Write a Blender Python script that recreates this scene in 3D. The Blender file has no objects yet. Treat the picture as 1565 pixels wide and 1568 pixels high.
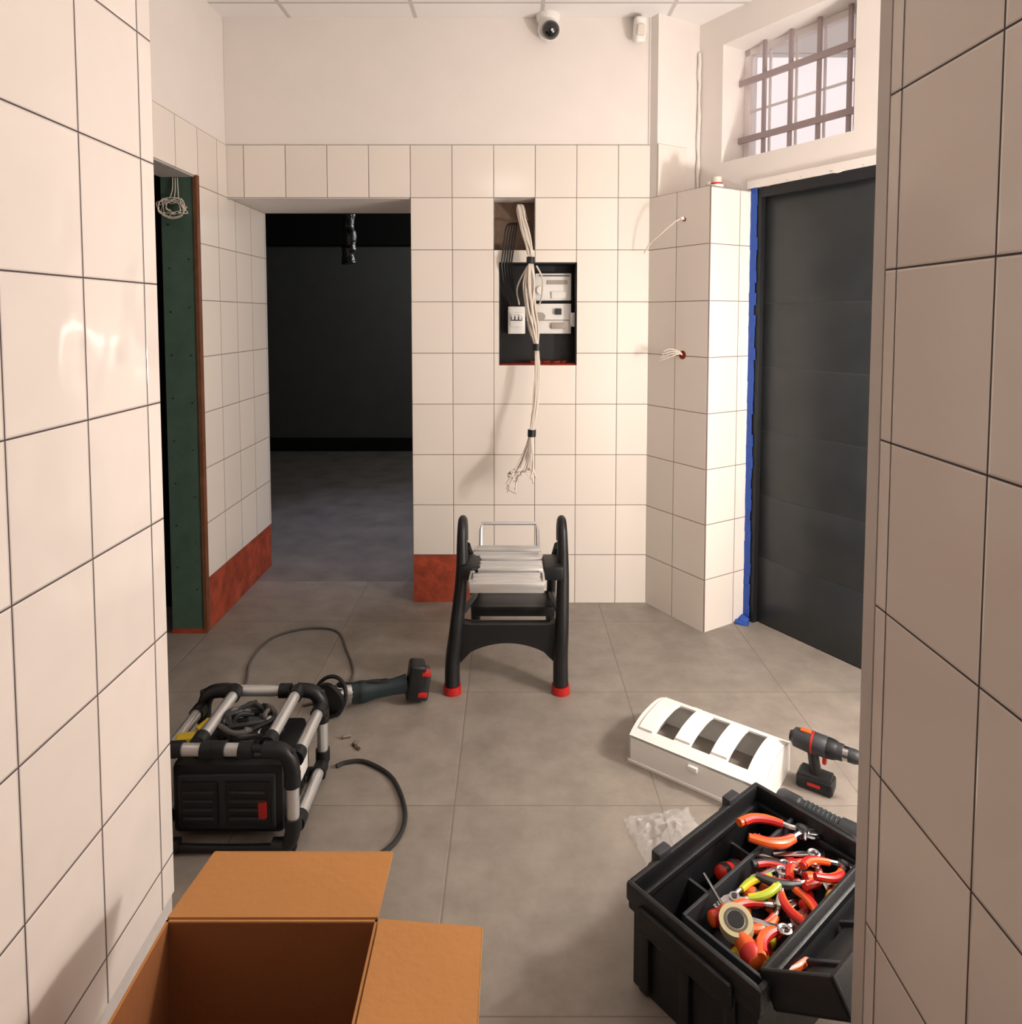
import bpy, bmesh, math, random
from mathutils import Vector, Matrix, Euler
random.seed(7)
S=bpy.context.scene
try:
    S.view_settings.view_transform='Standard'
    S.view_settings.look='None'
except Exception as e: print(e)

# ---------------------------------------------------------------- materials
def lin(c):
    return tuple(((x/255)/12.92 if x/255<=0.04045 else ((x/255+0.055)/1.055)**2.4) for x in c)+(1,)
def mat(name,c,rough=.5,metal=0,bump=0,bscale=40,var=0,coat=0,trans=0,alpha=1,emit=None,vscale=6,ior=1.45):
    m=bpy.data.materials.new(name); m.use_nodes=True
    nt=m.node_tree; N=nt.nodes; L=nt.links; p=N['Principled BSDF']
    col=lin(c); p.inputs['Base Color'].default_value=col
    p.inputs['Roughness'].default_value=rough; p.inputs['Metallic'].default_value=metal
    p.inputs['Coat Weight'].default_value=coat; p.inputs['IOR'].default_value=ior
    p.inputs['Transmission Weight'].default_value=trans; p.inputs['Alpha'].default_value=alpha
    if emit: p.inputs['Emission Color'].default_value=lin(emit[0]); p.inputs['Emission Strength'].default_value=emit[1]
    tc=N.new('ShaderNodeTexCoord')
    if var or bump:
        nz=N.new('ShaderNodeTexNoise'); nz.inputs['Scale'].default_value=vscale; nz.inputs['Detail'].default_value=6
        L.new(tc.outputs['Object'],nz.inputs['Vector'])
    if var:
        r=N.new('ShaderNodeValToRGB'); r.color_ramp.elements[0].position=.3; r.color_ramp.elements[1].position=.7
        r.color_ramp.elements[0].color=tuple(max(0,x*(1-var)) for x in col[:3])+(1,)
        r.color_ramp.elements[1].color=tuple(min(1,x*(1+var)) for x in col[:3])+(1,)
        L.new(nz.outputs['Fac'],r.inputs['Fac']); L.new(r.outputs['Color'],p.inputs['Base Color'])
    if bump:
        n2=N.new('ShaderNodeTexNoise'); n2.inputs['Scale'].default_value=bscale; n2.inputs['Detail'].default_value=4
        L.new(tc.outputs['Object'],n2.inputs['Vector'])
        b=N.new('ShaderNodeBump'); b.inputs['Strength'].default_value=bump; b.inputs['Distance'].default_value=.01
        L.new(n2.outputs['Fac'],b.inputs['Height']); L.new(b.outputs['Normal'],p.inputs['Normal'])
    return m

def tile_mat(name,c,grout,ax=('X','Z'),off=(0,-.01),size=(.2,.25),g=.0032,rough=.12,var=.03,mott=0,mottscale=5,coat=.0,bump=.5,wav=.5,wscale=7):
    m=bpy.data.materials.new(name); m.use_nodes=True
    nt=m.node_tree; N=nt.nodes; L=nt.links; p=N['Principled BSDF']
    tc=N.new('ShaderNodeTexCoord'); sp=N.new('ShaderNodeSeparateXYZ'); L.new(tc.outputs['Object'],sp.inputs[0])
    def M(op,a,b=None):
        n=N.new('ShaderNodeMath'); n.operation=op
        for i,x in enumerate((a,b)):
            if x is None: continue
            if isinstance(x,(int,float)): n.inputs[i].default_value=x
            else: L.new(x,n.inputs[i])
        return n.outputs[0]
    d=[];ids=[]
    for k in (0,1):
        q=M('SUBTRACT',sp.outputs[ax[k]],off[k])
        d.append(M('PINGPONG',q,size[k]/2)); ids.append(M('FLOOR',M('DIVIDE',q,size[k])))
    dist=M('MINIMUM',d[0],d[1])
    mr=N.new('ShaderNodeMapRange'); L.new(dist,mr.inputs['Value']); mr.inputs['From Min'].default_value=g*.35; mr.inputs['From Max'].default_value=g*.6
    cb=N.new('ShaderNodeCombineXYZ'); L.new(ids[0],cb.inputs[0]); L.new(ids[1],cb.inputs[1])
    wn=N.new('ShaderNodeTexWhiteNoise'); L.new(cb.outputs[0],wn.inputs['Vector'])
    col=lin(c)
    r=N.new('ShaderNodeValToRGB')
    r.color_ramp.elements[0].color=tuple(x*(1-var) for x in col[:3])+(1,); r.color_ramp.elements[1].color=tuple(min(1,x*(1+var)) for x in col[:3])+(1,)
    L.new(wn.outputs['Value'],r.inputs['Fac']); base=r.outputs['Color']
    if mott:
        nz=N.new('ShaderNodeTexNoise'); nz.inputs['Scale'].default_value=mottscale; nz.inputs['Detail'].default_value=9; nz.inputs['Roughness'].default_value=.65
        L.new(tc.outputs['Object'],nz.inputs['Vector'])
        r2=N.new('ShaderNodeValToRGB'); r2.color_ramp.elements[0].position=.3; r2.color_ramp.elements[1].position=.72
        r2.color_ramp.elements[0].color=(1-mott,1-mott,1-mott,1); r2.color_ramp.elements[1].color=(1,1,1,1)
        L.new(nz.outputs['Fac'],r2.inputs['Fac'])
        mx=N.new('ShaderNodeMixRGB'); mx.blend_type='MULTIPLY'; mx.inputs[0].default_value=1
        L.new(base,mx.inputs[1]); L.new(r2.outputs['Color'],mx.inputs[2]); base=mx.outputs[0]
    mix=N.new('ShaderNodeMixRGB'); mix.inputs[1].default_value=lin(grout)
    L.new(mr.outputs[0],mix.inputs[0]); L.new(base,mix.inputs[2]); L.new(mix.outputs[0],p.inputs['Base Color'])
    rr=N.new('ShaderNodeMapRange'); L.new(mr.outputs[0],rr.inputs['Value']); rr.inputs['To Min'].default_value=.8; rr.inputs['To Max'].default_value=rough
    L.new(rr.outputs[0],p.inputs['Roughness'])
    mb=N.new('ShaderNodeMapRange'); L.new(dist,mb.inputs['Value']); mb.inputs['From Min'].default_value=g*.3; mb.inputs['From Max'].default_value=g*1.3
    n3=N.new('ShaderNodeTexNoise'); n3.inputs['Scale'].default_value=wscale; n3.inputs['Detail'].default_value=1; L.new(tc.outputs['Object'],n3.inputs['Vector'])
    hh=M('ADD',mb.outputs[0],M('MULTIPLY',n3.outputs['Fac'],wav))
    b=N.new('ShaderNodeBump'); b.inputs['Strength'].default_value=bump; b.inputs['Distance'].default_value=.002
    L.new(hh,b.inputs['Height']); L.new(b.outputs['Normal'],p.inputs['Normal'])
    p.inputs['Coat Weight'].default_value=coat
    return m

TC=(237,229,220); GR=(116,98,92)
T_back=tile_mat('tile_back',TC,GR,off=(-.484,-.008))
T_left=tile_mat('tile_left_far',TC,GR,ax=('Y','Z'),off=(3.04,-.008))
T_nl=tile_mat('tile_left_near',(235,226,219),(74,60,62),ax=('Y','Z'),off=(1.405,-.012),rough=.09,bump=.9,wav=3.2,wscale=9)
T_nr=tile_mat('tile_right_near',(218,206,196),(62,52,52),ax=('Y','Z'),off=(.981,-.012),rough=.15,wav=1.5)
T_colx=tile_mat('tile_column_x',TC,GR,ax=('X','Z'),off=(0,-.01))
T_coly=tile_mat('tile_column_y',TC,GR,ax=('Y','Z'),off=(-.078,-.01))
FL=tile_mat('floor_tile',(158,148,138),(122,113,104),ax=('X','Y'),off=(-.165,1.32),size=(.6,.605),g=.0036,rough=.5,var=.04,mott=.34,mottscale=8,bump=.3)
FLC=mat('floor_concrete',(126,119,113),.6,bump=.3,bscale=30,var=.22,vscale=5)
CE=tile_mat('ceiling_panels',(246,243,241),(205,200,198),ax=('X','Y'),off=(-.455,3.2),size=(.6,.6),g=.02,rough=.8,var=.01,bump=.8)
PAINT=mat('wall_paint',(239,232,227),.7,bump=.12,bscale=25,var=.015)
GREYP=mat('bare_plaster',(196,190,186),.9,bump=.5,bscale=30,var=.08)
REDP=mat('red_waterproofing',(164,72,48),.55,bump=.4,bscale=30,var=.35,vscale=18)
GREEN=mat('green_drywall',(74,98,86),.8,bump=.1,var=.12,vscale=10)
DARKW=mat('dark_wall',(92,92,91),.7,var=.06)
BLACKM=mat('black_paint_and_shade',(10,10,10),.9)  # black beam and ceiling; also painted-in darkness of the side room
DOORM=mat('door_grey',(46,50,52),.34,bump=.05,var=.12,vscale=9)
DLINE=mat('door_groove',(66,70,72),.5)
FRAMEM=mat('frame_dark',(30,32,34),.4)
BLUE=mat('blue_tape',(44,80,165),.6,bump=.4,bscale=60)
BK=mat('black_plastic',(26,27,29),.42,bump=.1,bscale=300)
BK2=mat('dark_grey_plastic',(48,50,53),.45,bump=.05)
TEAL=mat('teal_plastic',(34,48,52),.4)
SILV=mat('aluminium',(222,222,222),.32,metal=.7)
STEEL=mat('steel',(190,190,192),.22,metal=1)
RED=mat('red_plastic',(188,34,28),.35,coat=.2)
ORANGE=mat('orange_plastic',(222,94,36),.35,coat=.2)
YELL=mat('yellow_plastic',(226,196,40),.35,coat=.2)
YGREEN=mat('lime_plastic',(170,190,50),.35)
WHITE=mat('white_plastic',(240,238,234),.35)
OFFW=mat('cable_white',(222,212,200),.5)
CABG=mat('cable_grey',(170,160,150),.5)
RUB=mat('rubber_cord',(40,40,40),.55)
GCORD=mat('grey_cord',(92,88,84),.6)
CARD=mat('cardboard',(188,130,74),.75,bump=.15,bscale=60,var=.05,vscale=4)
CARDI=mat('cardboard_inner',(140,86,46),.85,bump=.15,bscale=60,var=.05)
CEDGE=mat('cardboard_edge',(220,166,104),.8,bump=.6,bscale=400)
FOAM=mat('mortar_foam',(206,186,150),.9,bump=1,bscale=60,var=.2)
WOOD=mat('wood_edge',(112,70,46),.7,var=.2,vscale=20)
REDB=mat('brick_hole',(130,40,20),.9,bump=.6,var=.3)
PUT=mat('glass_dark_lens',(5,5,6),.05,coat=1)
TAPEM=mat('tape_beige',(190,178,140),.5)
FOIL=mat('foil_wrap',(110,112,114),.3,metal=.8,bump=1,bscale=40)
PLAST=mat('clear_film',(250,250,250),.12,alpha=.2,bump=1,bscale=30)
GLASS=mat('window_glass',(255,255,255),.05,alpha=.12)

# ---------------------------------------------------------------- builder
class B:
    def __init__(s,M=None):
        s.v=[];s.f=[];s.mi=[];s.mats=[];s.M=M or Matrix()
    def add(s,vs,fs,m,M=None):
        T=s.M@M if M is not None else s.M
        if m not in s.mats: s.mats.append(m)
        k=s.mats.index(m); o=len(s.v)
        s.v+= [T@Vector(v) for v in vs]
        for f in fs: s.f.append([i+o for i in f]); s.mi.append(k)
    def fromb(s,bm,m,M=None):
        bm.verts.ensure_lookup_table(); bm.verts.index_update()
        s.add([v.co.copy() for v in bm.verts],[[v.index for v in f.verts] for f in bm.faces],m,M); bm.free()
    def box(s,c,sz,m,rot=(0,0,0),bev=0,seg=2):
        bm=bmesh.new(); bmesh.ops.create_cube(bm,size=1)
        bmesh.ops.scale(bm,vec=sz,verts=bm.verts)
        if bev: bmesh.ops.bevel(bm,geom=bm.edges[:],offset=bev,segments=seg,profile=.5,affect='EDGES')
        s.fromb(bm,m,Matrix.Translation(c)@Euler(rot).to_matrix().to_4x4())
    def bx(s,x0,x1,y0,y1,z0,z1,m,bev=0):
        s.box(((x0+x1)/2,(y0+y1)/2,(z0+z1)/2),(abs(x1-x0),abs(y1-y0),abs(z1-z0)),m,bev=bev)
    def cyl(s,p0,p1,r,m,r2=None,n=20):
        p0=Vector(p0);p1=Vector(p1);r2=r if r2 is None else r2
        q=(p1-p0).to_track_quat('Z','Y').to_matrix(); L=(p1-p0).length
        vs=[];
        for z,R in ((0,r),(L,r2)):
            for i in range(n):
                a=2*math.pi*i/n; vs.append(p0+q@Vector((R*math.cos(a),R*math.sin(a),z)))
        fs=[[i,(i+1)%n,n+(i+1)%n,n+i] for i in range(n)]+[list(range(n))[::-1],list(range(n,2*n))]
        s.add(vs,fs,m)
    def lathe(s,prof,p0,axis,m,n=24):
        p0=Vector(p0); q=Vector(axis).to_track_quat('Z','Y').to_matrix(); vs=[];k=len(prof)
        for (z,r) in prof:
            for i in range(n):
                a=2*math.pi*i/n; vs.append(p0+q@Vector((r*math.cos(a),r*math.sin(a),z)))
        fs=[]
        for j in range(k-1):
            for i in range(n): fs.append([j*n+i,j*n+(i+1)%n,(j+1)*n+(i+1)%n,(j+1)*n+i])
        fs.append(list(range(n))[::-1]); fs.append(list(range((k-1)*n,k*n)))
        s.add(vs,fs,m)
    def tube(s,pts,r,m,n=10,sub=6,rads=None,sx=1,sy=1,closed=False):
        P=[Vector(p) for p in pts]; R=rads or [r]*len(P)
        if sub>1 and len(P)>2:
            Q=[];RR=[]
            nn=len(P)
            rng=nn if closed else nn-1
            for i in range(rng):
                if closed: a,b,c,d=P[(i-1)%nn],P[i],P[(i+1)%nn],P[(i+2)%nn]; ra,rb=R[i],R[(i+1)%nn]
                else:
                    a=P[max(i-1,0)];b=P[i];c=P[i+1];d=P[min(i+2,nn-1)]; ra,rb=R[i],R[i+1]
                for k in range(sub):
                    t=k/sub
                    Q.append(.5*((2*b)+(c-a)*t+(2*a-5*b+4*c-d)*t*t+(3*b-a-3*c+d)*t**3)); RR.append(ra+(rb-ra)*t)
            if not closed: Q.append(P[-1]);RR.append(R[-1])
            P,R=Q,RR
        N=len(P); vs=[];fs=[]
        T=[((P[(i+1)%N]-P[i-1]) if closed else (P[min(i+1,N-1)]-P[max(i-1,0)])).normalized() for i in range(N)]
        up=Vector((0,0,1)) if abs(T[0].z)<.9 else Vector((0,1,0))
        u=T[0].cross(up).normalized()
        for i in range(N):
            u=(u-T[i]*u.dot(T[i])).normalized(); w=T[i].cross(u)
            for k in range(n):
                a=2*math.pi*k/n; vs.append(P[i]+u*math.cos(a)*R[i]*sx+w*math.sin(a)*R[i]*sy)
        for i in range(N if closed else N-1):
            j=(i+1)%N
            for k in range(n): fs.append([i*n+k,i*n+(k+1)%n,j*n+(k+1)%n,j*n+k])
        if not closed: fs.append(list(range(n))[::-1]); fs.append(list(range((N-1)*n,N*n)))
        s.add(vs,fs,m)
    def prism(s,poly,h0,h1,m,M=None,bev=0):
        n=len(poly)
        vs=[(x,y,h0) for x,y in poly]+[(x,y,h1) for x,y in poly]
        fs=[[i,(i+1)%n,n+(i+1)%n,n+i] for i in range(n)]+[list(range(n))[::-1],list(range(n,2*n))]
        if bev:
            bm=bmesh.new(); V=[bm.verts.new(v) for v in vs]
            for f in fs: bm.faces.new([V[i] for i in f])
            bmesh.ops.bevel(bm,geom=bm.edges[:],offset=bev,segments=2,profile=.5,affect='EDGES')
            s.fromb(bm,m,M); return
        s.add(vs,fs,m,M)
    def sph(s,c,r,m,sc=(1,1,1),rot=(0,0,0)):
        bm=bmesh.new(); bmesh.ops.create_uvsphere(bm,u_segments=20,v_segments=12,radius=r)
        s.fromb(bm,m,Matrix.Translation(c)@Euler(rot).to_matrix().to_4x4()@Matrix.Diagonal((*sc,1)))
    def torus(s,c,R,r,m,rot=(0,0,0),n=28,k=10,sc=1):
        vs=[];fs=[]
        for i in range(n):
            a=2*math.pi*i/n
            for j in range(k):
                b=2*math.pi*j/k; q=R+r*math.cos(b); vs.append((q*math.cos(a),q*math.sin(a),r*math.sin(b)*sc))
        for i in range(n):
            for j in range(k): fs.append([i*k+j,((i+1)%n)*k+j,((i+1)%n)*k+(j+1)%k,i*k+(j+1)%k])
        s.add(vs,fs,m,Matrix.Translation(c)@Euler(rot).to_matrix().to_4x4())
    def panel(s,a0,a1,z0,z1,holes,t0,t1,m,axis='X'):
        A=sorted({a0,a1}|{h[i] for h in holes for i in (0,1) if a0<h[i]<a1}); Z=sorted({z0,z1}|{h[i] for h in holes for i in (2,3) if z0<h[i]<z1})
        for i in range(len(A)-1):
            for j in range(len(Z)-1):
                ca=(A[i]+A[i+1])/2;cz=(Z[j]+Z[j+1])/2
                if any(h[0]<ca<h[1] and h[2]<cz<h[3] for h in holes): continue
                if axis=='X': s.bx(A[i],A[i+1],t0,t1,Z[j],Z[j+1],m)
                else: s.bx(t0,t1,A[i],A[i+1],Z[j],Z[j+1],m)
    def done(s,name,M=None,parent=None,smooth=True):
        me=bpy.data.meshes.new(name); me.from_pydata([tuple(v) for v in s.v],[],s.f)
        for m in s.mats: me.materials.append(m)
        me.polygons.foreach_set('material_index',s.mi); me.update()
        bm=bmesh.new(); bm.from_mesh(me); bmesh.ops.recalc_face_normals(bm,faces=bm.faces); bm.to_mesh(me); bm.free()
        if smooth:
            me.polygons.foreach_set('use_smooth',[True]*len(me.polygons)); me.set_sharp_from_angle(angle=math.radians(35))
        o=bpy.data.objects.new(name,me); S.collection.objects.link(o)
        if M is not None: o.matrix_world=M
        if parent: o.parent=parent
        return o
def TR(x,y,z=0,rz=0,rx=0,ry=0):
    return Matrix.Translation((x,y,z))@Euler((rx,ry,rz)).to_matrix().to_4x4()

# ---------------------------------------------------------------- room shell
CEIL=2.84
b=B(); b.bx(-4.5,3.5,-1.8,3.62,-.1,0,FL); b.bx(-4.5,3.5,3.62,7.5,-.1,0,FLC); b.done('floor',smooth=False)
b=B(); b.bx(-2.4,3.2,-1.8,3.86,CEIL,CEIL+.08,CE); b.done('ceiling',smooth=False)
# back wall with passage and niches
N1=(-.084,.116,1.742,1.992); N2=(-.058,.32,1.183,1.683)
b=B()
b.panel(-1.372,.70,0,CEIL,[(-1.4,-.484,-1,1.992),N1,N2],3.357,3.50,PAINT)
b.panel(-1.372,.70,0,CEIL,[(-1.4,-.484,-1,1.992)],3.50,3.85,PAINT)
wb=b.done('wall_back',smooth=False)
b=B()
b.panel(-1.365,.667,.242,2.242,[(-1.365,-.484,-1,1.992),N1,N2],3.348,3.357,T_back)
b.bx(-.084,.667,3.348,3.357,0,.242,T_back)
b.bx(-.484,-.084,3.353,3.357,0,.242,REDP)
b.bx(-1.365,-.49,3.347,3.357,1.985,1.9915,GREYP)
b.done('tiles_back',parent=wb,smooth=False)
# left wall (far) with door opening
b=B()
b.panel(1.449,3.86,0,CEIL,[(1.9,3.045,-1,2.03)],-1.52,-1.373,PAINT,axis='Y')
wl=b.done('wall_left',smooth=False)
b=B()
b.panel(1.449,3.347,.242,2.242,[(1.9,3.045,-1,2.03)],-1.373,-1.3655,T_left,axis='Y')
b.bx(-1.3725,-1.3655,3.347,3.86,.242,1.9915,T_left)
b.bx(-1.3725,-1.368,3.045,3.86,0,.242,REDP)
b.bx(-1.3725,-1.368,1.449,1.9,0,.242,REDP)
b.done('tiles_left',parent=wl,smooth=False)
b=B()
b.bx(-1.52,-1.378,3.018,3.044,0,2.03,GREEN)
b.bx(-1.379,-1.363,3.014,3.044,0,2.034,WOOD)
b.bx(-1.52,-1.374,1.91,3.02,2.024,2.0295,GREYP)
for i in range(9):
    b.cyl((-1.405+random.uniform(-.004,.004),3.016,.2+i*.21),(-1.405,3.019,.2+i*.21),.004,BK,n=8)
    b.cyl((-1.49,3.016,.3+i*.19),(-1.49,3.019,.3+i*.19),.004,BK,n=8)
b.bx(-1.52,-1.37,3.012,3.046,0,.02,REDP)
b.done('door_lining_drywall',parent=wl,smooth=False)
b=B(); b.bx(-2.4,-2.35,1.3,3.9,0,CEIL,BLACKM); b.bx(-2.4,-1.52,3.3,3.36,0,CEIL,BLACKM); b.bx(-2.4,-1.52,1.25,1.3,0,CEIL,BLACKM); b.bx(-2.4,-1.52,1.3,3.3,2.3,2.35,BLACKM); b.done('wall_side_room',smooth=False)  # walls coloured black to stand for the unlit space past the opening
# near left wall
b=B(); b.bx(-.9,-.754,-1.8,1.447,0,CEIL,PAINT); b.bx(-1.55,-.9,1.3,1.447,0,CEIL,PAINT)
wn=b.done('wall_near_left',smooth=False)
b=B(); b.bx(-.754,-.746,-1.8,1.455,.15,CEIL,T_nl); b.bx(-.754,-.749,-1.8,1.45,0,.15,GREYP); b.bx(-.9,-.754,1.447,1.455,.15,CEIL,T_nl)
b.done('tiles_near_left',parent=wn,smooth=False)
# near right wall
b=B(); b.bx(.555,.75,-1.8,1.04,0,CEIL,PAINT); b.bx(.75,2.7,.9,1.04,0,CEIL,PAINT)
wn=b.done('wall_near_right',smooth=False)
b=B(); b.bx(.547,.555,-1.8,.981,0,CEIL,T_nr); b.bx(.547,.555,.983,1.009,0,CEIL,T_nr)
b.bx(.546,.556,1.011,1.043,0,CEIL,mat('corner_trim',(190,180,172),.4)); b.done('tiles_near_right',parent=wn,smooth=False)
b=B(); b.bx(-.9,.75,-1.9,-1.8,0,CEIL,PAINT); b.done('wall_front',smooth=False)
# dark room
b=B()
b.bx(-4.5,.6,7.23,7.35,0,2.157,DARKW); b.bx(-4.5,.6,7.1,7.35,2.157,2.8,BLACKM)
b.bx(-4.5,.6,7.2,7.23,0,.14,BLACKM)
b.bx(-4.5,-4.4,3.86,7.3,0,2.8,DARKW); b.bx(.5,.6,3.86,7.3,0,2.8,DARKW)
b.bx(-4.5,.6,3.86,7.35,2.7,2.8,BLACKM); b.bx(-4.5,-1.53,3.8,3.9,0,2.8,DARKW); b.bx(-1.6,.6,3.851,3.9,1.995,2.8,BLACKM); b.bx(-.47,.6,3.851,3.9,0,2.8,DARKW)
b.done('wall_dark_room',smooth=False)
# right angled wall
MR=TR(1.096,3.159,0,math.radians(-59))
b=B(); b.panel(-.62,2.6,0,CEIL,[(.0,1.0,-1,2.0),(-.185,.4825,2.15,2.70)],0,.24,PAINT)
wr=b.done('wall_right',MR,smooth=False)
b=B(); b.prism([(.660,3.352),(.667,3.35),(.693,3.307),(.9235,3.4455),(.95,3.75),(.66,3.75)],1.99,CEIL,PAINT)
b.done('wall_corner_return',smooth=False)
b=B(); b.bx(-.378,-.008,-.262,.0,0,1.985,PAINT)
b.bx(-.3305,-.324,-.27,-.09,1.992,2.235,T_coly)
col=b.done('wall_column',MR,smooth=False)
b=B(); b.bx(-.385,0,-.27,-.262,0,1.99,T_colx); b.bx(-.008,0,-.262,0,0,1.99,T_coly)
b.bx(-.38,0,-.262,0,1.983,1.99,GREYP)
o=b.done('tiles_column',MR,smooth=False)
b=B()
for z in (1.86,1.245): b.cyl((-.15,-.2695,z),(-.15,-.273,z),.009 if z>1.5 else .02,REDB,n=16)
b.done('trim_1',MR)
b=B()
P=[(-.322+random.uniform(-.003,.003),-.012,2.0+k*.05) for k in range(15)]
b.tube(P,.008,PAINT,n=8,rads=[random.uniform(.005,.012) for k in P]); b.done('trim_4',MR)
# door
b=B()
b.bx(.001,.05,.001,.1,0,1.999,FRAMEM,bev=.003); b.bx(.95,.999,.001,.1,0,1.999,FRAMEM); b.bx(.05,.95,.001,.1,1.955,1.999,FRAMEM)
zs=[0.005,.31,.60,.90,1.19,1.48,1.955]
for i in range(6): b.bx(.052,.948,.03,.08,zs[i]+.0012,zs[i+1]-.0012,DOORM,bev=.0008)
b.bx(.052,.948,.0315,.079,0.005,1.955,DLINE)
b.cyl((.88,.03,1.0),(.88,-.02,1.0),.01,STEEL); b.tube([(.88,-.02,1.0),(.82,-.025,1.0),(.76,-.02,1.0)],.009,STEEL)
b.done('door_1',MR)
b=B()
for k in range(40):
    z=.03+k*.05
    w=random.uniform(-.004,.004)
    b.box((.012+w,-.006,z+.02),(.034+random.uniform(-.004,.008),.006,.054),BLUE,rot=(random.uniform(-.05,.05),random.uniform(-.06,.06),random.uniform(-.1,.1)))
b.box((.03,-.05,.006),(.06,.03,.01),BLUE,rot=(.2,.1,.6),bev=.002); b.box((.02,-.025,.012),(.04,.03,.02),BLUE,rot=(.5,.3,.2),bev=.002)
b.done('painters_tape',MR)
b=B()
b.bx(-.02,1.02,-.012,-.001,2.0,2.035,PAINT)
for k in range(50):
    b.sph((random.uniform(.0,1.0),-.006,2.002+random.uniform(0,.01)),random.uniform(.005,.013),FOAM if k%3 else PAINT,sc=(1.9,.5,.6))
b.done('trim_2',MR)
# window
b=B(MR)
x0,x1,z0,z1=-.184,.4815,2.151,2.699
WF=mat('window_frame_white',(236,228,226),.4)
for (a,c,d,e) in ((x0,x1,z0,z0+.03),(x0,x1,z1-.03,z1),(x0,x0+.03,z0,z1),(x1-.03,x1,z0,z1)): b.bx(a,c,.15,.19,d,e,WF)
b.bx(x0,x1,.168,.172,z0,z1,GLASS)
BAR=mat('window_bars',(166,150,150),.45)
for x in (-.046,.096,.238,.38): b.bx(x-.008,x+.008,.116,.13,z0,z1,BAR)
for z in (2.265,2.535): b.bx(x0,x1,.110,.124,z-.014,z+.014,BAR)
for x in (-.046,.096,.238,.38): b.bx(x-.005,x+.005,.16,.168,z0,z1,WF)
b.bx(x0,x1,.16,.168,2.40,2.41,WF)
b.done('window_1',smooth=False)

# ---------------------------------------------------------------- electrics on back wall
b=B()
b.bx(-.057,.319,3.485,3.499,1.184,1.682,BK)
b.bx(-.057,-.052,3.36,3.49,1.184,1.682,BK); b.bx(.314,.319,3.36,3.49,1.184,1.682,BK); b.bx(-.057,.319,3.36,3.49,1.184,1.19,REDB); b.bx(-.057,.319,3.36,3.49,1.676,1.682,BK)
def module(x0,x1,z0,z1,y=3.43):
    b.bx(x0,x1,y,3.485,z0,z1,WHITE,bev=.004)
module(-.015,.07,1.335,1.47,3.40); module(.12,.30,1.50,1.635); module(.12,.30,1.335,1.485)
b.bx(-.005,.06,3.392,3.402,1.37,1.44,WHITE,bev=.002); b.bx(.0,.055,3.388,3.394,1.40,1.42,BK2)
for i in range(3): b.bx(.004+i*.018,.016+i*.018,3.384,3.392,1.405,1.43,WHITE)
b.cyl((.15,3.43,1.55),(.15,3.42,1.55),.022,WHITE); b.bx(.18,.28,3.424,3.432,1.58,1.60,CABG); b.bx(.2,.28,3.42,3.432,1.51,1.545,WHITE,bev=.003)
b.bx(.2,.27,3.415,3.432,1.36,1.39,CABG,bev=.003); b.cyl((.15,3.43,1.42),(.15,3.41,1.42),.02,CABG); b.bx(.22,.25,3.41,3.43,1.43,1.46,BK2)
b.bx(.14,.29,3.425,3.43,1.40,1.405,CABG); b.bx(.14,.29,3.425,3.43,1.62,1.625,BK2)
b.bx(.295,.33,3.40,3.44,1.37,1.44,WHITE,bev=.003)
for i in range(10): b.box((.10+random.uniform(0,.17),3.40+random.uniform(0,.05),1.195),(.03,.02,.012),REDB,rot=(0,0,random.uniform(0,3)))
b.done('electrical_panel')
# recess lining of the upper niche
b=B(); b.bx(-.083,.115,3.49,3.499,1.743,1.991,mat('rough_mortar',(120,100,84),.95,bump=1,var=.3)); b.done('trim_3')
# cable bundle
b=B()
main=[(.06,3.46,1.90),(.045,3.36,1.955),(.045,3.315,1.925),(.062,3.29,1.83),(.085,3.275,1.74),(.092,3.265,1.68),(.085,3.255,1.58),(.09,3.25,1.46),(.108,3.24,1.36),(.12,3.23,1.277),(.125,3.215,1.17),(.118,3.20,1.05),(.108,3.18,.96),(.096,3.17,.88)]
spr=[.02,.014,.017,.02,.014,.009,.024,.028,.02,.009,.011,.011,.010,.008]
for i in range(18):
    an=random.uniform(0,6.28);P=[]
    for k,(p,q) in enumerate(zip(main,spr)):
        a=an+k*.25+random.uniform(-.5,.5); rr=q*random.uniform(.5,1.1)
        P.append((p[0]+math.cos(a)*rr,p[1]+math.sin(a)*rr*.7,p[2]))
    e=random.uniform(-.075,.03); zz=random.uniform(.62,.72)
    P+= [(.09+e*.35,3.165+random.uniform(-.01,.01),.80),(.08+e*.8,3.15+random.uniform(-.03,.02),.72),(.075+e*1.2+random.uniform(-.02,.02),3.15+random.uniform(-.04,.02),zz)]
    b.tube(P,.0046,OFFW if i%5 else CABG,n=6,sub=4)
    if i%2==0:
        q=Vector(P[-1]); b.tube([q,q+Vector((random.uniform(-.02,.02),0,-.015)),q+Vector((random.uniform(-.035,.035),0,-.04))],.0022,WHITE if i%4 else CABG,n=5,sub=3)
for p in ((.092,3.265,1.685),(.12,3.23,1.277),(.096,3.17,.88)): b.cyl((p[0],p[1],p[2]-.016),(p[0]+.001,p[1],p[2]+.016),.0195,BK)
for i in range(5):
    x=-.03+i*.012
    b.tube([(.03,3.44,1.88),(x+.01,3.37,1.86),(x-.01,3.33,1.72),(x-.015,3.33,1.66),(x,3.37,1.56),(x+.03,3.42,1.47)],.004,BK,n=6)
b.tube([(.12,3.26,1.66),(.15,3.30,1.6),(.15,3.38,1.52),(.14,3.42,1.48)],.004,OFFW,n=6)
b.tube([(.08,3.26,1.66),(.03,3.3,1.56),(.04,3.38,1.48)],.004,OFFW,n=6)
b.done('cable_bundle')
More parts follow.
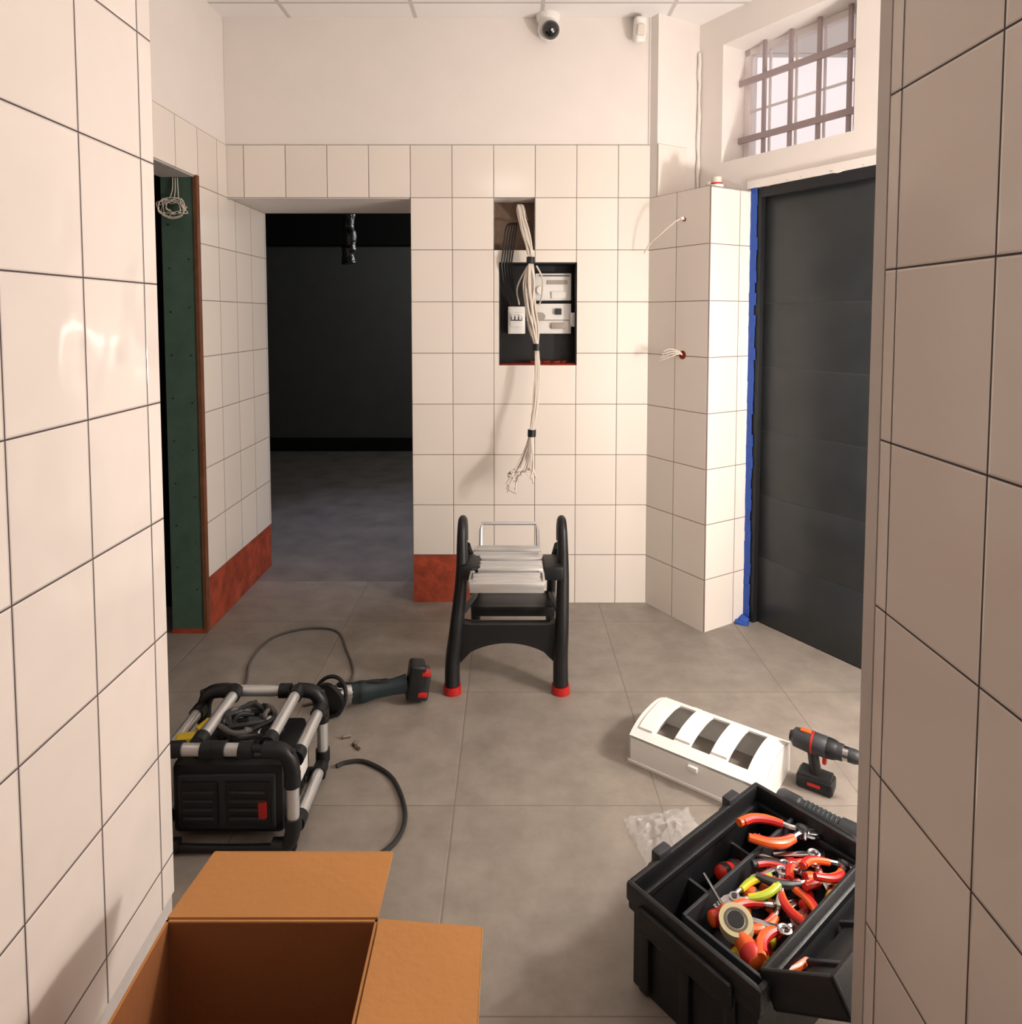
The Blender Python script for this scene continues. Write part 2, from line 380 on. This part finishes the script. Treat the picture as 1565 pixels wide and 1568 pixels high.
# wires at column
b=B(MR)
b.tube([(-.15,-.272,1.86),(-.152,-.285,1.865),(-.18,-.31,1.845),(-.24,-.33,1.80),(-.30,-.335,1.765),(-.34,-.34,1.72)],.0035,OFFW,n=6); b.sph((-.15,-.285,1.865),.008,WHITE)
b.done('wire_stub')
b=B(MR)
for i in range(4): b.tube([(-.15,-.273,1.245),(-.16,-.285,1.25+i*.004),(-.19,-.31,1.235+i*.012),(-.24+i*.01,-.33,1.215+i*.015)],.003,OFFW,n=6)
b.done('wire_stub')
b=B()
c=Vector((-1.452,2.985,1.90))
for i in range(7):
    ph=random.uniform(0,6.28);rx=random.uniform(.03,.06);P=[]
    for k in range(10):
        a=ph+k*.8; P.append(c+Vector((math.cos(a)*rx+random.uniform(-.01,.01),random.uniform(-.02,.01),math.sin(a)*rx*.7+random.uniform(-.014,.014)-.01)))
    b.tube(P,.002,OFFW,n=5,sub=4)
for i in range(3): b.tube([c+Vector((-.02+i*.02,.01,.02)),c+Vector((-.01+i*.012,.02,.07)),c+Vector((-.01+i*.01,.025,.12))],.0022,OFFW,n=5)
b.done('wire_tangle')

# ---------------------------------------------------------------- cctv, sensor, duct
b=B()
b.lathe([(0,.056),(.02,.056),(.03,.05),(.05,.04)],(.175,3.33,2.84),(0,-.1,-1),WHITE)
b.lathe([(0,.035),(.01,.048),(.03,.053),(.045,.052),(.05,.044)],(.178,3.335,2.775),(0,-1,-.35),WHITE)
b.sph((.184,3.275,2.750),.043,PUT,sc=(1,1,1)); b.cyl((.188,3.236,2.735),(.189,3.232,2.734),.006,STEEL)
b.done('security_camera')
b=B()
b.box((.603,3.30,2.76),(.055,.05,.115),WHITE,rot=(.15,0,.2),bev=.014,seg=3); b.box((.603,3.27,2.75),(.04,.02,.05),OFFW,rot=(.2,0,.2),bev=.008)
b.cyl((.60,3.35,2.80),(.60,3.31,2.80),.018,WHITE); b.bx(.585,.62,3.32,3.357,2.80,2.835,WHITE,bev=.004)
b.done('motion_sensor')
b=B()
P=[];R=[]
for k in range(26):
    z=2.69-k*.0355; P.append((-1.17+.006*math.sin(k),5.0,z)); R.append(.047+random.uniform(-.006,.008)+(.008 if k<6 else 0))
b.tube(P,.05,FOIL,n=14,sub=2,rads=R); b.done('insulated_pipe')

# roll on column
b=B()
c=MR@Vector((-.03,-.2,1.99)); b.M=Matrix.Translation(c)
b.cyl((0,0,0),(0,0,.012),.03,WHITE); b.cyl((0,0,.012),(0,0,.02),.026,RED); b.cyl((0,0,.02),(0,0,.045),.022,OFFW); b.sph((-.03,.01,.015),.015,OFFW)
b.done('tape_roll')

# ---------------------------------------------------------------- step stool
b=B()
for (xf,xt,xr) in ((-.222,-.19,-.155),(.188,.20,.172)):
    P=[(xf,2.53,.03),(xf*.97+xt*.03,2.545,.12),((xf+xt)/2,2.56,.25),(xt,2.60,.42),(xt,2.625,.55),(xt,2.645,.60),(xt,2.68,.612),(xt,2.715,.585),(xt,2.74,.52)]
    b.tube(P,.026,BK,n=16,rads=[.034,.033,.031,.028,.024,.022,.022,.022,.02],sx=.85,sy=1.1)
    b.cyl((xf,2.53,0),(xf,2.531,.03),.036,RED,r2=.034)
    b.tube([(xr,2.99,.02),(xr,2.90,.2),(xr,2.82,.36),(xt*.95,2.72,.50)],.018,BK,n=12,rads=[.02,.02,.019,.018])
    b.cyl((xr,2.99,0),(xr,2.988,.022),.024,RED)
    sg=1 if xf>0 else -1
    b.bx(min(xt,xt-sg*.075),max(xt,xt-sg*.075),2.55,2.70,.42,.475,BK,bev=.01)
    b.tube([(xf*.5+xt*.5,2.57,.27),(xr,2.76,.27),(xr,2.86,.25)],.014,BK,n=8)
# arch brace
poly=[(-.215,.265),(-.15,.245),(.14,.245),(.19,.265),(.195,.09)]
for k in range(17):
    t=k/16; x=.172-(.372)*t; poly.append((x,.095+.085*math.sin(math.pi*t)**.55 if 0<t<1 else .09))
poly.append((-.22,.09))
b.prism(poly,-2.595,-2.55,BK,M=Matrix(((1,0,0,0),(0,0,-1,0),(0,1,0,0),(0,0,0,1))),bev=.006)
# lower tread
b.bx(-.16,.178,2.74,2.90,.225,.243,BK2,bev=.004); b.bx(-.16,.178,2.725,2.745,.205,.245,BK,bev=.005); b.bx(-.155,.173,2.88,2.915,.215,.252,SILV,bev=.005)
# platform slats
for (y0,y1,z) in ((2.43,2.535,.462),(2.55,2.64,.47),(2.655,2.73,.474),(2.745,2.80,.476)):
    b.bx(-.152,.122,y0,y1,z-.02,z,SILV,bev=.005)
    for q in (.3,.7): b.bx(-.14,.11,y0+(y1-y0)*q-.004,y0+(y1-y0)*q+.004,z,z+.003,SILV)
b.bx(-.155,-.135,2.44,2.80,.435,.462,SILV,bev=.003); b.bx(.105,.125,2.44,2.80,.435,.462,SILV,bev=.003)
b.bx(-.15,.12,2.425,2.437,.425,.46,SILV,bev=.003)
b.tube([(-.125,2.79,.46),(-.125,2.83,.53),(-.12,2.85,.552),(.105,2.85,.552),(.11,2.83,.53),(.11,2.79,.46)],.008,SILV,n=8,sub=1)
b.done('step_stool')

# ---------------------------------------------------------------- angle grinder
b=B(TR(-.645,2.40,0,math.radians(13)))
b.lathe([(0,.012),(.004,.062),(.02,.064),(.026,.045),(.028,.02)],(.0,-.01,.058),(-.45,-.6,-.1),BK,n=32)
b.torus((-.005,-.01,.063),.065,.007,BK,rot=(1.1,0,-.6))
b.lathe([(0,.022),(.01,.038),(.04,.040),(.07,.032)],(.01,0,.058),(1,0,.05),STEEL)
b.cyl((.03,-.005,.02),(.035,0,.09),.026,STEEL); b.cyl((.035,0,.09),(.036,0,.098),.018,BK)
b.tube([(.07,0,.058),(.11,0,.06),(.16,0,.062),(.22,0,.066),(.27,0,.072)],.03,TEAL,n=16,rads=[.034,.036,.028,.026,.032],sy=1.1)
b.bx(.11,.2,-.012,.012,.086,.096,BK,bev=.003); b.bx(.13,.17,-.006,.006,.094,.1,BK2,bev=.002)
b.cyl((.095,0,.06),(.105,0,.06),.039,BK)
b.box((.30,0,.082),(.06,.075,.135),BK,rot=(0,.15,0),bev=.012,seg=3); b.box((.335,0,.066),(.03,.07,.11),BK2,rot=(0,.15,0),bev=.01); b.box((.322,0,.04),(.035,.078,.02),RED,rot=(0,.15,0),bev=.004); b.box((.337,-.02,.115),(.034,.04,.015),RED,rot=(0,.15,0),bev=.004)
b.done('angle_grinder')

# floor cords
def cord(name,pts,r,m):
    b=B(); b.tube([(x,y,r+(z if z else 0)) for x,y,z in pts],r,m,n=8,sub=8); b.done(name)
cord('extension_cord',[(-1.0,2.12,0),(-1.03,2.3,0),(-1.02,2.55,0),(-1.07,2.75,0),(-1.06,2.95,0),(-.94,3.05,0),(-.79,3.03,0),(-.70,2.85,0),(-.625,2.65,0),(-.65,2.5,0),(-.76,2.43,0)],.005,GCORD)
cord('power_cord',[(-.55,2.09,.0),(-.52,2.11,0),(-.46,2.11,0),(-.365,2.035,0),(-.305,1.90,0),(-.304,1.80,0),(-.35,1.73,0),(-.46,1.66,0),(-.58,1.58,0)],.0065,RUB)
b=B()
for (x,y,a) in ((-.565,2.24,.3),(-.50,2.18,2.2),(-.52,2.20,1.2)):
    b.cyl((x,y,.005),(x+.025*math.cos(a),y+.025*math.sin(a),.005),.004,STEEL,n=8); b.cyl((x,y,.006),(x-.003*math.cos(a),y-.003*math.sin(a),.006),.006,WOOD,n=8)
b.done('loose_screws')

# ---------------------------------------------------------------- jobsite radio with roll cage
b=B()
b.bx(-.91,-.61,1.775,2.0,.03,.225,BK,bev=.015)
b.bx(-.89,-.63,1.765,1.78,.05,.20,BK2,bev=.006)
for (x,w) in ((-.83,.10),(-.70,.12)):
    b.bx(x-w/2,x+w/2,1.757,1.768,.065,.185,BK,bev=.006)
    for k in range(4): b.bx(x-w*.4,x+w*.4,1.753,1.758,.085+k*.024,.092+k*.024,BK2,bev=.001)
b.bx(-.67,-.648,1.750,1.77,.09,.135,RED,bev=.003)
b.bx(-.615,-.602,1.8,1.98,.05,.2,BK2,bev=.004)
for i in range(6): b.bx(-.603,-.598,1.82+i*.026,1.834+i*.026,.07,.18,BK,bev=.001)
b.bx(-.86,-.66,1.80,1.97,.222,.235,BK2,bev=.005)
b.bx(-.605,-.596,1.84,1.95,.10,.17,WHITE,bev=.002); 
def cage(y):
    c=[(-.935,y,.04),(-.935,y,.25),(-.90,y,.285),(-.61,y,.285),(-.575,y,.25),(-.575,y,.04),(-.61,y,.018),(-.90,y,.018)]
    b.tube(c,.010,BK,n=12,sub=4,closed=True)
for y in (1.745,2.03): cage(y)
def bar(p,q,r=.0165):
    b.cyl(p,q,r,SILV,n=16)
    p=Vector(p);q=Vector(q);d=(q-p).normalized()
    for w,s in ((p,-1),(q,1)): b.cyl(w-d*.012,w+d*.022,r*1.3,BK,n=16)
for x in (-.83,-.645): bar((x,1.77,.290),(x,2.0,.290))
bar((-.575,1.785,.24),(-.575,1.99,.24)); bar((-.575,1.785,.06),(-.575,1.99,.06)); bar((-.935,1.785,.24),(-.935,1.99,.24)); bar((-.935,1.785,.06),(-.935,1.99,.06))
bar((-.90,1.745,.285),(-.80,1.745,.285)); bar((-.77,1.745,.285),(-.70,1.745,.285)); bar((-.86,2.03,.285),(-.69,2.03,.285))
bar((-.575,2.03,.08),(-.575,2.03,.21)); bar((-.575,1.745,.08),(-.575,1.745,.20))
for (x,y) in ((-.60,1.745),(-.60,2.03),(-.91,2.03),(-.91,1.745)):
    b.tube([(x-.05 if x>-.8 else x+.05,y,.287),(x,y,.28),(x+.022 if x>-.8 else x-.022,y,.245),(x+.025 if x>-.8 else x-.025,y,.19)],.021,BK,n=12)
    b.tube([(x-.03 if x>-.8 else x+.03,y,.022),(x+.01 if x>-.8 else x-.01,y,.028),(x+.025 if x>-.8 else x-.025,y,.07)],.02,BK,n=12)
# coiled cables resting on top
for i in range(9):
    ph=random.uniform(0,6.28);P=[]
    for k in range(9):
        a=ph+k*.75; P.append((-.74+math.cos(a)*random.uniform(.04,.095),1.89+math.sin(a)*random.uniform(.03,.08),.245+random.uniform(0,.05)))
    b.tube(P,.007,(RUB,BK2,GCORD)[i%3],n=7,sub=5)
b.box((-.72,1.88,.27),(.05,.035,.03),BK2,rot=(.2,.3,.5),bev=.006); b.box((-.79,1.86,.265),(.06,.03,.03),BK,rot=(.4,.1,1.2),bev=.006); b.tube([(-.70,1.9,.26),(-.68,1.88,.29),(-.70,1.84,.27)],.006,SILV,n=8)
b.box((-.90,1.84,.25),(.05,.04,.03),YELL,rot=(0,.1,.4),bev=.008); b.cyl((-.88,1.87,.26),(-.86,1.90,.27),.01,YELL)
b.done('jobsite_radio')
# ---------------------------------------------------------------- cardboard box
b=B()
x0,x1,y0,y1,h,t=-.583,-.226,.76,1.11,.40,.004
b.bx(x0,x1,y0,y1,.002,.008,CARDI)
for (a,c,d,e) in ((x0,x1,y1-t,y1),(x0,x1,y0,y0+t),(x0,x0+t,y0,y1),(x1-t,x1,y0,y1)):
    b.bx(a,c,d,e,.002,h,CARD)
b.bx(x0+t,x1-t,y1-t-.001,y1-t,.008,h-.002,CARDI); b.bx(x0+t,x0+t+.001,y0,y1-t,.008,h-.002,CARDI); b.bx(x1-t-.001,x1-t,y0,y1-t,.008,h-.002,CARDI)
def flap(M,w,l):
    b.prism([(0,.003),(w,.003),(w-.004,l),(.004,l)],-t,0,CARD,M=M)
    b.prism([(.006,l-.001),(w-.006,l-.001),(w-.006,l+.0012),(.006,l+.0012)],-t,0,CEDGE,M=M)
def FR(o,u,v):
    o=Vector(o);u=Vector(u).normalized();v=Vector(v).normalized();n=u.cross(v)
    return Matrix(((u.x,v.x,n.x,o.x),(u.y,v.y,n.y,o.y),(u.z,v.z,n.z,o.z),(0,0,0,1)))
flap(FR((x0,y1,h+.002),(1,0,0),(0,1,-.14)),x1-x0,.178)
flap(FR((x1,y1,h+.002),(0,-1,0),(1,.02,-.08)),y1-y0,.178)
flap(FR((x0,y0,h),(0,1,0),(-.25,0,-1)),y1-y0,.178)
flap(FR((x1,y0,h),(-1,0,0),(0,-.3,-1)),x1-x0,.178)
b.done('cardboard_box',smooth=False)

# ---------------------------------------------------------------- toolbox
A=Vector((.775,.632,0)).normalized(); W=Vector((.632,-.775,0)).normalized()
MT=Matrix(((W.x,A.x,0,.243),(W.y,A.y,0,1.395),(0,0,1,0),(0,0,0,1)))
TW,TL,TH=.315,.50,.225
b=B(MT)
def ring(x0,x1,y0,y1,z0,z1,t,m,bev=.003):
    b.bx(x0,x1,y0,y0+t,z0,z1,m,bev); b.bx(x0,x1,y1-t,y1,z0,z1,m,bev); b.bx(x0,x0+t,y0+t*.5,y1-t*.5,z0,z1,m,bev); b.bx(x1-t,x1,y0+t*.5,y1-t*.5,z0,z1,m,bev)
ring(.012,TW-.012,.012,TL-.012,.0,.175,.01,BK,.004); ring(.004,TW-.004,.004,TL-.004,.165,.185,.018,BK,.004); ring(0,TW,0,TL,.183,TH,.014,BK,.006)
b.bx(.014,TW-.014,.014,TL-.014,.0,.012,BK)
for y in (.08,.17,.26,.35,.44): b.bx(.0,.014,y-.012,y+.012,.01,.17,BK,bev=.004)
for x in (.05,.15,.25): b.bx(x-.012,x+.012,.0,.014,.01,.17,BK,bev=.004)
for y in (.12,.39): b.bx(-.018,.004,y-.03,y+.03,.12,.205,BK,bev=.006); b.bx(-.012,.012,y-.022,y+.022,.2,.237,BK2,bev=.004)
b.bx(.04,.26,-.012,.005,.15,.2,BK,bev=.006); b.tube([(.07,TL,.19),(.07,TL+.035,.19),(.23,TL+.035,.19),(.23,TL,.19)],.011,BK,n=10,sub=3)
b.bx(.108,.116,.05,TL-.02,.012,.2,BK2,bev=.002); b.bx(.116,TW-.02,.048,.056,.012,.2,BK2,bev=.002); b.bx(.02,.11,.19,.197,.012,.14,BK2); b.bx(.02,.11,.36,.367,.012,.14,BK2)
b.bx(.116,TW-.02,.056,TL-.02,.09,.10,BK)
# lid folded right back, resting tilted beside the case
b.M=MT@TR(TW+.004,0,.185,0,0,math.radians(-34))
lw=.165
b.bx(0,lw,.03,TL,-.008,0,BK,bev=.003)
D=.055
b.bx(0,lw,.03,.042,-.01,D,BK,bev=.005);b.bx(0,lw,TL-.012,TL,-.01,D,BK,bev=.005);b.bx(lw-.012,lw,.03,TL,-.01,D,BK,bev=.005);b.bx(0,.012,.03,TL,-.01,D,BK,bev=.005)
b.bx(.03,lw-.03,.07,TL-.04,0,.012,BK,bev=.004)
for y in (.14,.27,.40): b.bx(.02,lw-.02,y-.005,y+.005,.0,.018,BK2,bev=.002)
b.done('toolbox')

def place(x,y,z,rz,rx=0,ry=0): return MT@TR(x,y,z,rz,rx,ry)
def pliers(M,m,op=.027,m2=None,k=1.0):
    b=B(M@Matrix.Scale(k,4))
    b.prism([(0,-.012),(.02,-.015),(.06,-.005),(.062,0),(0,0)],-.005,.005,STEEL,bev=.001); b.prism([(0,.012),(.02,.015),(.06,.005),(.062,.0005),(0,.0005)],-.005,.005,STEEL,bev=.001)
    b.cyl((0,0,-.008),(0,0,.008),.013,STEEL); b.cyl((0,0,.008),(0,0,.01),.007,BK2)
    for s in (-1,1):
        b.tube([(0,.004*s,0),(-.02,.012*s,0),(-.035,op*.7*s,0)],.006,STEEL,n=8)
        b.tube([(-.03,op*.62*s,0),(-.06,op*s,0),(-.09,op*1.02*s,0),(-.125,op*.6*s,0)],.01,m,n=10,rads=[.0075,.0095,.0095,.008],sy=.9)
        if m2: b.tube([(-.032,op*.55*s,.001),(-.06,op*.86*s,.001),(-.09,op*.9*s,.001),(-.115,op*.6*s,0.001)],.007,m2,n=8)
    b.done('pliers')
R_=math.radians
pliers(place(.15,.455,.20,R_(60),ry=.15),ORANGE,m2=RED,op=.032,k=1.2)
pliers(place(.18,.30,.185,R_(150),ry=.1),RED,m2=ORANGE)
pliers(place(.215,.24,.18,R_(75),ry=.12),ORANGE,.03,m2=RED)
pliers(place(.20,.42,.18,R_(100),ry=.2),RED,m2=ORANGE)
pliers(place(.255,.44,.19,R_(80),ry=.3),RED,m2=ORANGE)
pliers(place(.15,.175,.19,R_(-110),ry=.1),YGREEN,.022,m2=YELL,k=.85)
pliers(place(.265,.22,.185,R_(100),ry=.15),ORANGE,.032,m2=RED,k=1.1)
pliers(place(.23,.35,.19,R_(45),ry=.1),BK2,.026,m2=RED)
def driver(M,m,m2,L=.12,k=1.0):
    b=B(M@Matrix.Scale(k,4)); b.lathe([(0,.008),(.004,.014),(.03,.0155),(.05,.012),(.07,.014),(.095,.010),(.1,.006)],(0,0,0),(1,0,0),m,n=12)
    b.lathe([(.0,.0145),(.01,.0165),(.02,.0162)],(.005,0,0),(1,0,0),m2,n=12); b.lathe([(.0,.0125),(.014,.0145),(.02,.0145),(.03,.012)],(.052,0,0),(1,0,0),m2,n=12); b.cyl((.1,0,0),(.1+L,0,0),.003,STEEL,n=8); b.done('screwdriver')
driver(place(.265,.075,.19,R_(155),ry=-.1),ORANGE,RED,L=.06,k=1.25)
driver(place(.065,.25,.15,R_(100),ry=.4),RED,BK,L=.08,k=1.15)
driver(place(.22,.33,.195,R_(60),ry=.25),RED,ORANGE,L=.06)
driver(place(.14,.10,.18,R_(70),ry=.1),ORANGE,RED,L=.08)
driver(place(.285,.32,.19,R_(100),ry=.15),RED,YELL,L=.06)
driver(place(.17,.34,.19,R_(30),ry=.2),BK2,RED,L=.06)
driver(place(.25,.28,.18,R_(110),ry=.2),RED,BK,L=.07)
driver(place(.24,.11,.16,R_(100),ry=.1),RED,YELL,L=.06)
driver(place(.14,.22,.18,R_(20),ry=.2),BK2,ORANGE,L=.05)
driver(place(.285,.15,.18,R_(100),ry=.1),RED,BK,L=.05)
driver(place(.05,.12,.05,R_(80),ry=.1),RED,BK)
driver(place(.20,.37,.17,R_(160),ry=.1),RED,BK,L=.05)
cols=[(RED,BK),(ORANGE,RED),(BK2,RED),(RED,ORANGE),(BK2,YELL)]
for k in range(9):
    m1,m2=cols[k%5]
    driver(place(random.uniform(.15,.26),random.uniform(.09,.36),random.uniform(.125,.165),R_(random.uniform(50,130)),ry=random.uniform(0,.2)),m1,m2,L=.05,k=.85)
# tape roll
b=B(place(.195,.11,.205,0,.25,.1))
b.lathe([(-.011,.019),(-.011,.033),(.011,.033),(.011,.019)],(0,0,0),(0,0,1),TAPEM,n=32); b.torus((0,0,0.006),.021,.006,GCORD,sc=1,n=32); b.cyl((0,0,.0105),(0,0,.0128),.0165,BK,n=28)
b.done('electrical_tape_roll')
b=B(place(0,0,0,0))
for (x,y,r) in ((.15,.33,.3),(.16,.29,1.2),(.20,.27,2),(.17,.38,.8),(.22,.16,.4),(.25,.36,2.5)):
    c=Vector((x,y,.195)); d=Vector((math.cos(r),math.sin(r),.1))*.045
    b.box(c,(.09,.013,.005),STEEL,rot=(0,-.1,r),bev=.002); b.torus(c+d,.011,.004,STEEL,rot=(0,0,0),n=16,k=8)
b.done('wrench_set')
b=B(place(.055,.10,.05,.0))
b.box((0,0,.0),(.06,.1,.03),RED,rot=(.1,.1,0),bev=.012); b.box((.0,.015,.018),(.035,.04,.01),CABG,bev=.004); b.tube([(0,.02,.02),(.02,.06,.05),(.0,.08,.06)],.005,RED); b.box((-.01,.0,.02),(.02,.08,.02),CABG,rot=(.1,.4,.2),bev=.004)
b.done('accessory_pouch')
# torch behind the box
b=B(TR(.785,1.895,.0,R_(-47)))
b.lathe([(0,.024),(.01,.03),(.06,.03),(.065,.026),(.17,.026),(.175,.033),(.23,.036),(.235,.03)],(-.02,0,.036),(1,0,0),BK2,n=24)
for i in range(9): b.torus((.06+i*.012,0,.036),.0265,.003,TEAL,rot=(0,math.pi/2,0))
b.done('flashlight')

# ---------------------------------------------------------------- breaker panel cover
XC=Vector((.795,-.606,0)).normalized(); YC=Vector((.606,.795,0)).normalized()
MC=Matrix(((XC.x,YC.x,0,.377),(XC.y,YC.y,0,2.123),(0,0,1,0),(0,0,0,1)))
b=B(MC)
CW,CLn=.27,.42
def zt(y):
    q=(y-CW/2)/(CW/2); return .088+.03*(1-abs(q)**2.6)
def arch(x0,x1,y0,y1,n=14,dz=0):
    vs=[];fs=[]
    for i in range(n+1):
        y=y0+(y1-y0)*i/n; z=zt(y)+dz
        vs+= [(x0,y,z),(x1,y,z),(x0,y,z-.006),(x1,y,z-.006)]
    for i in range(n):
        a=i*4;c=a+4
        fs+= [[a,a+1,c+1,c],[a+2,c+2,c+3,a+3],[a,c,c+2,a+2],[a+1,a+3,c+3,c+1]]
    fs+= [[0,2,3,1],[n*4,n*4+1,n*4+3,n*4+2]]
    b.add(vs,fs,WHITE)
wins=[(.075,.135),(.19,.25),(.305,.365)]
xs=[0,.075,.135,.19,.25,.305,.365,CLn]
for i in range(7):
    if i%2==0: arch(xs[i],xs[i+1],0,CW)
    else: arch(xs[i],xs[i+1],0,.035); arch(xs[i],xs[i+1],.225,CW)
for i in (2,4): arch(xs[i]+.004,xs[i+1]-.004,.04,.22,dz=.006)
arch(.02,.065,.03,.235,dz=.006)
b.bx(0,CLn,0,.005,0,.09,WHITE); b.bx(0,CLn,CW-.005,CW,0,.09,WHITE)
endp=[(0,0)]+[(CW*i/14,zt(CW*i/14)-.001) for i in range(15)]+[(CW,0)]
ME=Matrix(((0,0,1,0),(1,0,0,0),(0,1,0,0),(0,0,0,1)))
b.prism(endp,0,.005,WHITE,M=ME); b.prism(endp,CLn-.005,CLn,WHITE,M=ME)
b.bx(-.004,CLn+.004,-.004,.004,0,.01,WHITE,bev=.001); b.bx(.2,.23,-.012,.003,.06,.075,WHITE,bev=.002); b.bx(.1,.13,CW-.004,CW+.012,.07,.085,WHITE,bev=.002)
b.done('breaker_panel_cover')

# ---------------------------------------------------------------- cordless drill
b=B(TR(.925,2.0,.0,R_(-36))@Matrix.Diagonal((.9,.88,.76,1)))
b.box((-.005,0,.028),(.115,.072,.054),BK,bev=.01,seg=3); b.box((-.005,0,.058),(.10,.06,.012),BK2,bev=.004); b.box((-.005,-.036,.03),(.04,.006,.012),RED,bev=.002)
b.tube([(-.005,0,.06),(-.012,0,.10),(-.018,0,.15)],.022,BK,n=14,sx=.8,sy=1.05)
b.box((.02,0,.125),(.014,.02,.035),RED,bev=.005)
b.lathe([(0,.02),(.01,.035),(.06,.041),(.11,.038),(.115,.034)],(-.085,0,.178),(1,0,0),BK2,n=24)
b.lathe([(0,.038),(.004,.038),(.02,.036),(.03,.032)],(.028,0,.178),(1,0,0),BK,n=24)
b.cyl((-.02,0,.178),(-.014,0,.178),.0415,RED)
b.cyl((.058,0,.178),(.076,0,.178),.031,BK2,r2=.030); b.cyl((.076,0,.178),(.092,0,.178),.026,STEEL); b.lathe([(0,.026),(.02,.026),(.034,.021),(.045,.012)],(.092,0,.178),(1,0,0),BK2,n=20); b.cyl((.13,0,.178),(.165,0,.178),.004,STEEL)
b.box((-.04,0,.217),(.035,.02,.008),ORANGE,bev=.003); b.cyl((-.09,0,.178),(-.084,0,.178),.02,BK)
b.done('cordless_drill')

# ---------------------------------------------------------------- crumpled bag
b=B(TR(.43,1.80,0,.2)); n=16; vs=[];fs=[]
for i in range(n+1):
    for j in range(n+1):
        x=(i/n-.5)*.20;y=(j/n-.5)*.18; r=max(abs(i/n-.5),abs(j/n-.5))*2
        vs.append((x+random.uniform(-.006,.006),y+random.uniform(-.006,.006),.004+max(0,(1-r))*.02+random.uniform(0,.022)*(1.1-r)))
for i in range(n):
    for j in range(n):
        a=i*(n+1)+j; fs.append([a,a+1,a+n+2]); fs.append([a,a+n+2,a+n+1])
b.add(vs,fs,PLAST); b.done('plastic_bag',smooth=False)

# ---------------------------------------------------------------- lights
def light(name,kind,loc,e,c,size=.1,rot=None,**k):
    l=bpy.data.lights.new(name,kind); l.energy=e; l.color=c
    if kind=='AREA': l.size=size
    else: l.shadow_soft_size=size
    for a,v in k.items(): setattr(l,a,v)
    o=bpy.data.objects.new(name,l); o.location=loc
    if rot: o.rotation_euler=rot
    S.collection.objects.link(o); return o
light('work_lamp','POINT',(1.56,1.66,1.2),77,(1,.935,.87),.09)
light('corridor_fill_light','AREA',(-.1,-.6,2.8),7,(1,.91,.86),.5)  # added fill behind the camera for the near walls, no known fixture
light('dark_room_lamp','SPOT',(-.95,4.45,2.6),70,(.72,.72,1),.15,rot=(0,0,0),spot_size=1.05,spot_blend=1.0)
light('dark_room_fill_light','POINT',(.1,5.6,2.3),34,(1,1,.97),.1)  # added hidden fill that lifts the far wall, no known lamp there
w=bpy.data.worlds.new('World'); S.world=w; w.use_nodes=True
bg=w.node_tree.nodes['Background']; bg.inputs[0].default_value=(1,.88,.89,1); bg.inputs[1].default_value=1.15

cam=bpy.data.cameras.new('camera'); cam.sensor_width=36; cam.lens=1051/1565*36; cam.shift_y=-.1532; cam.clip_start=.02
co=bpy.data.objects.new('camera',cam); co.location=(0,0,1.42); co.rotation_euler=(math.radians(86.8),0,0)
S.collection.objects.link(co); S.camera=co
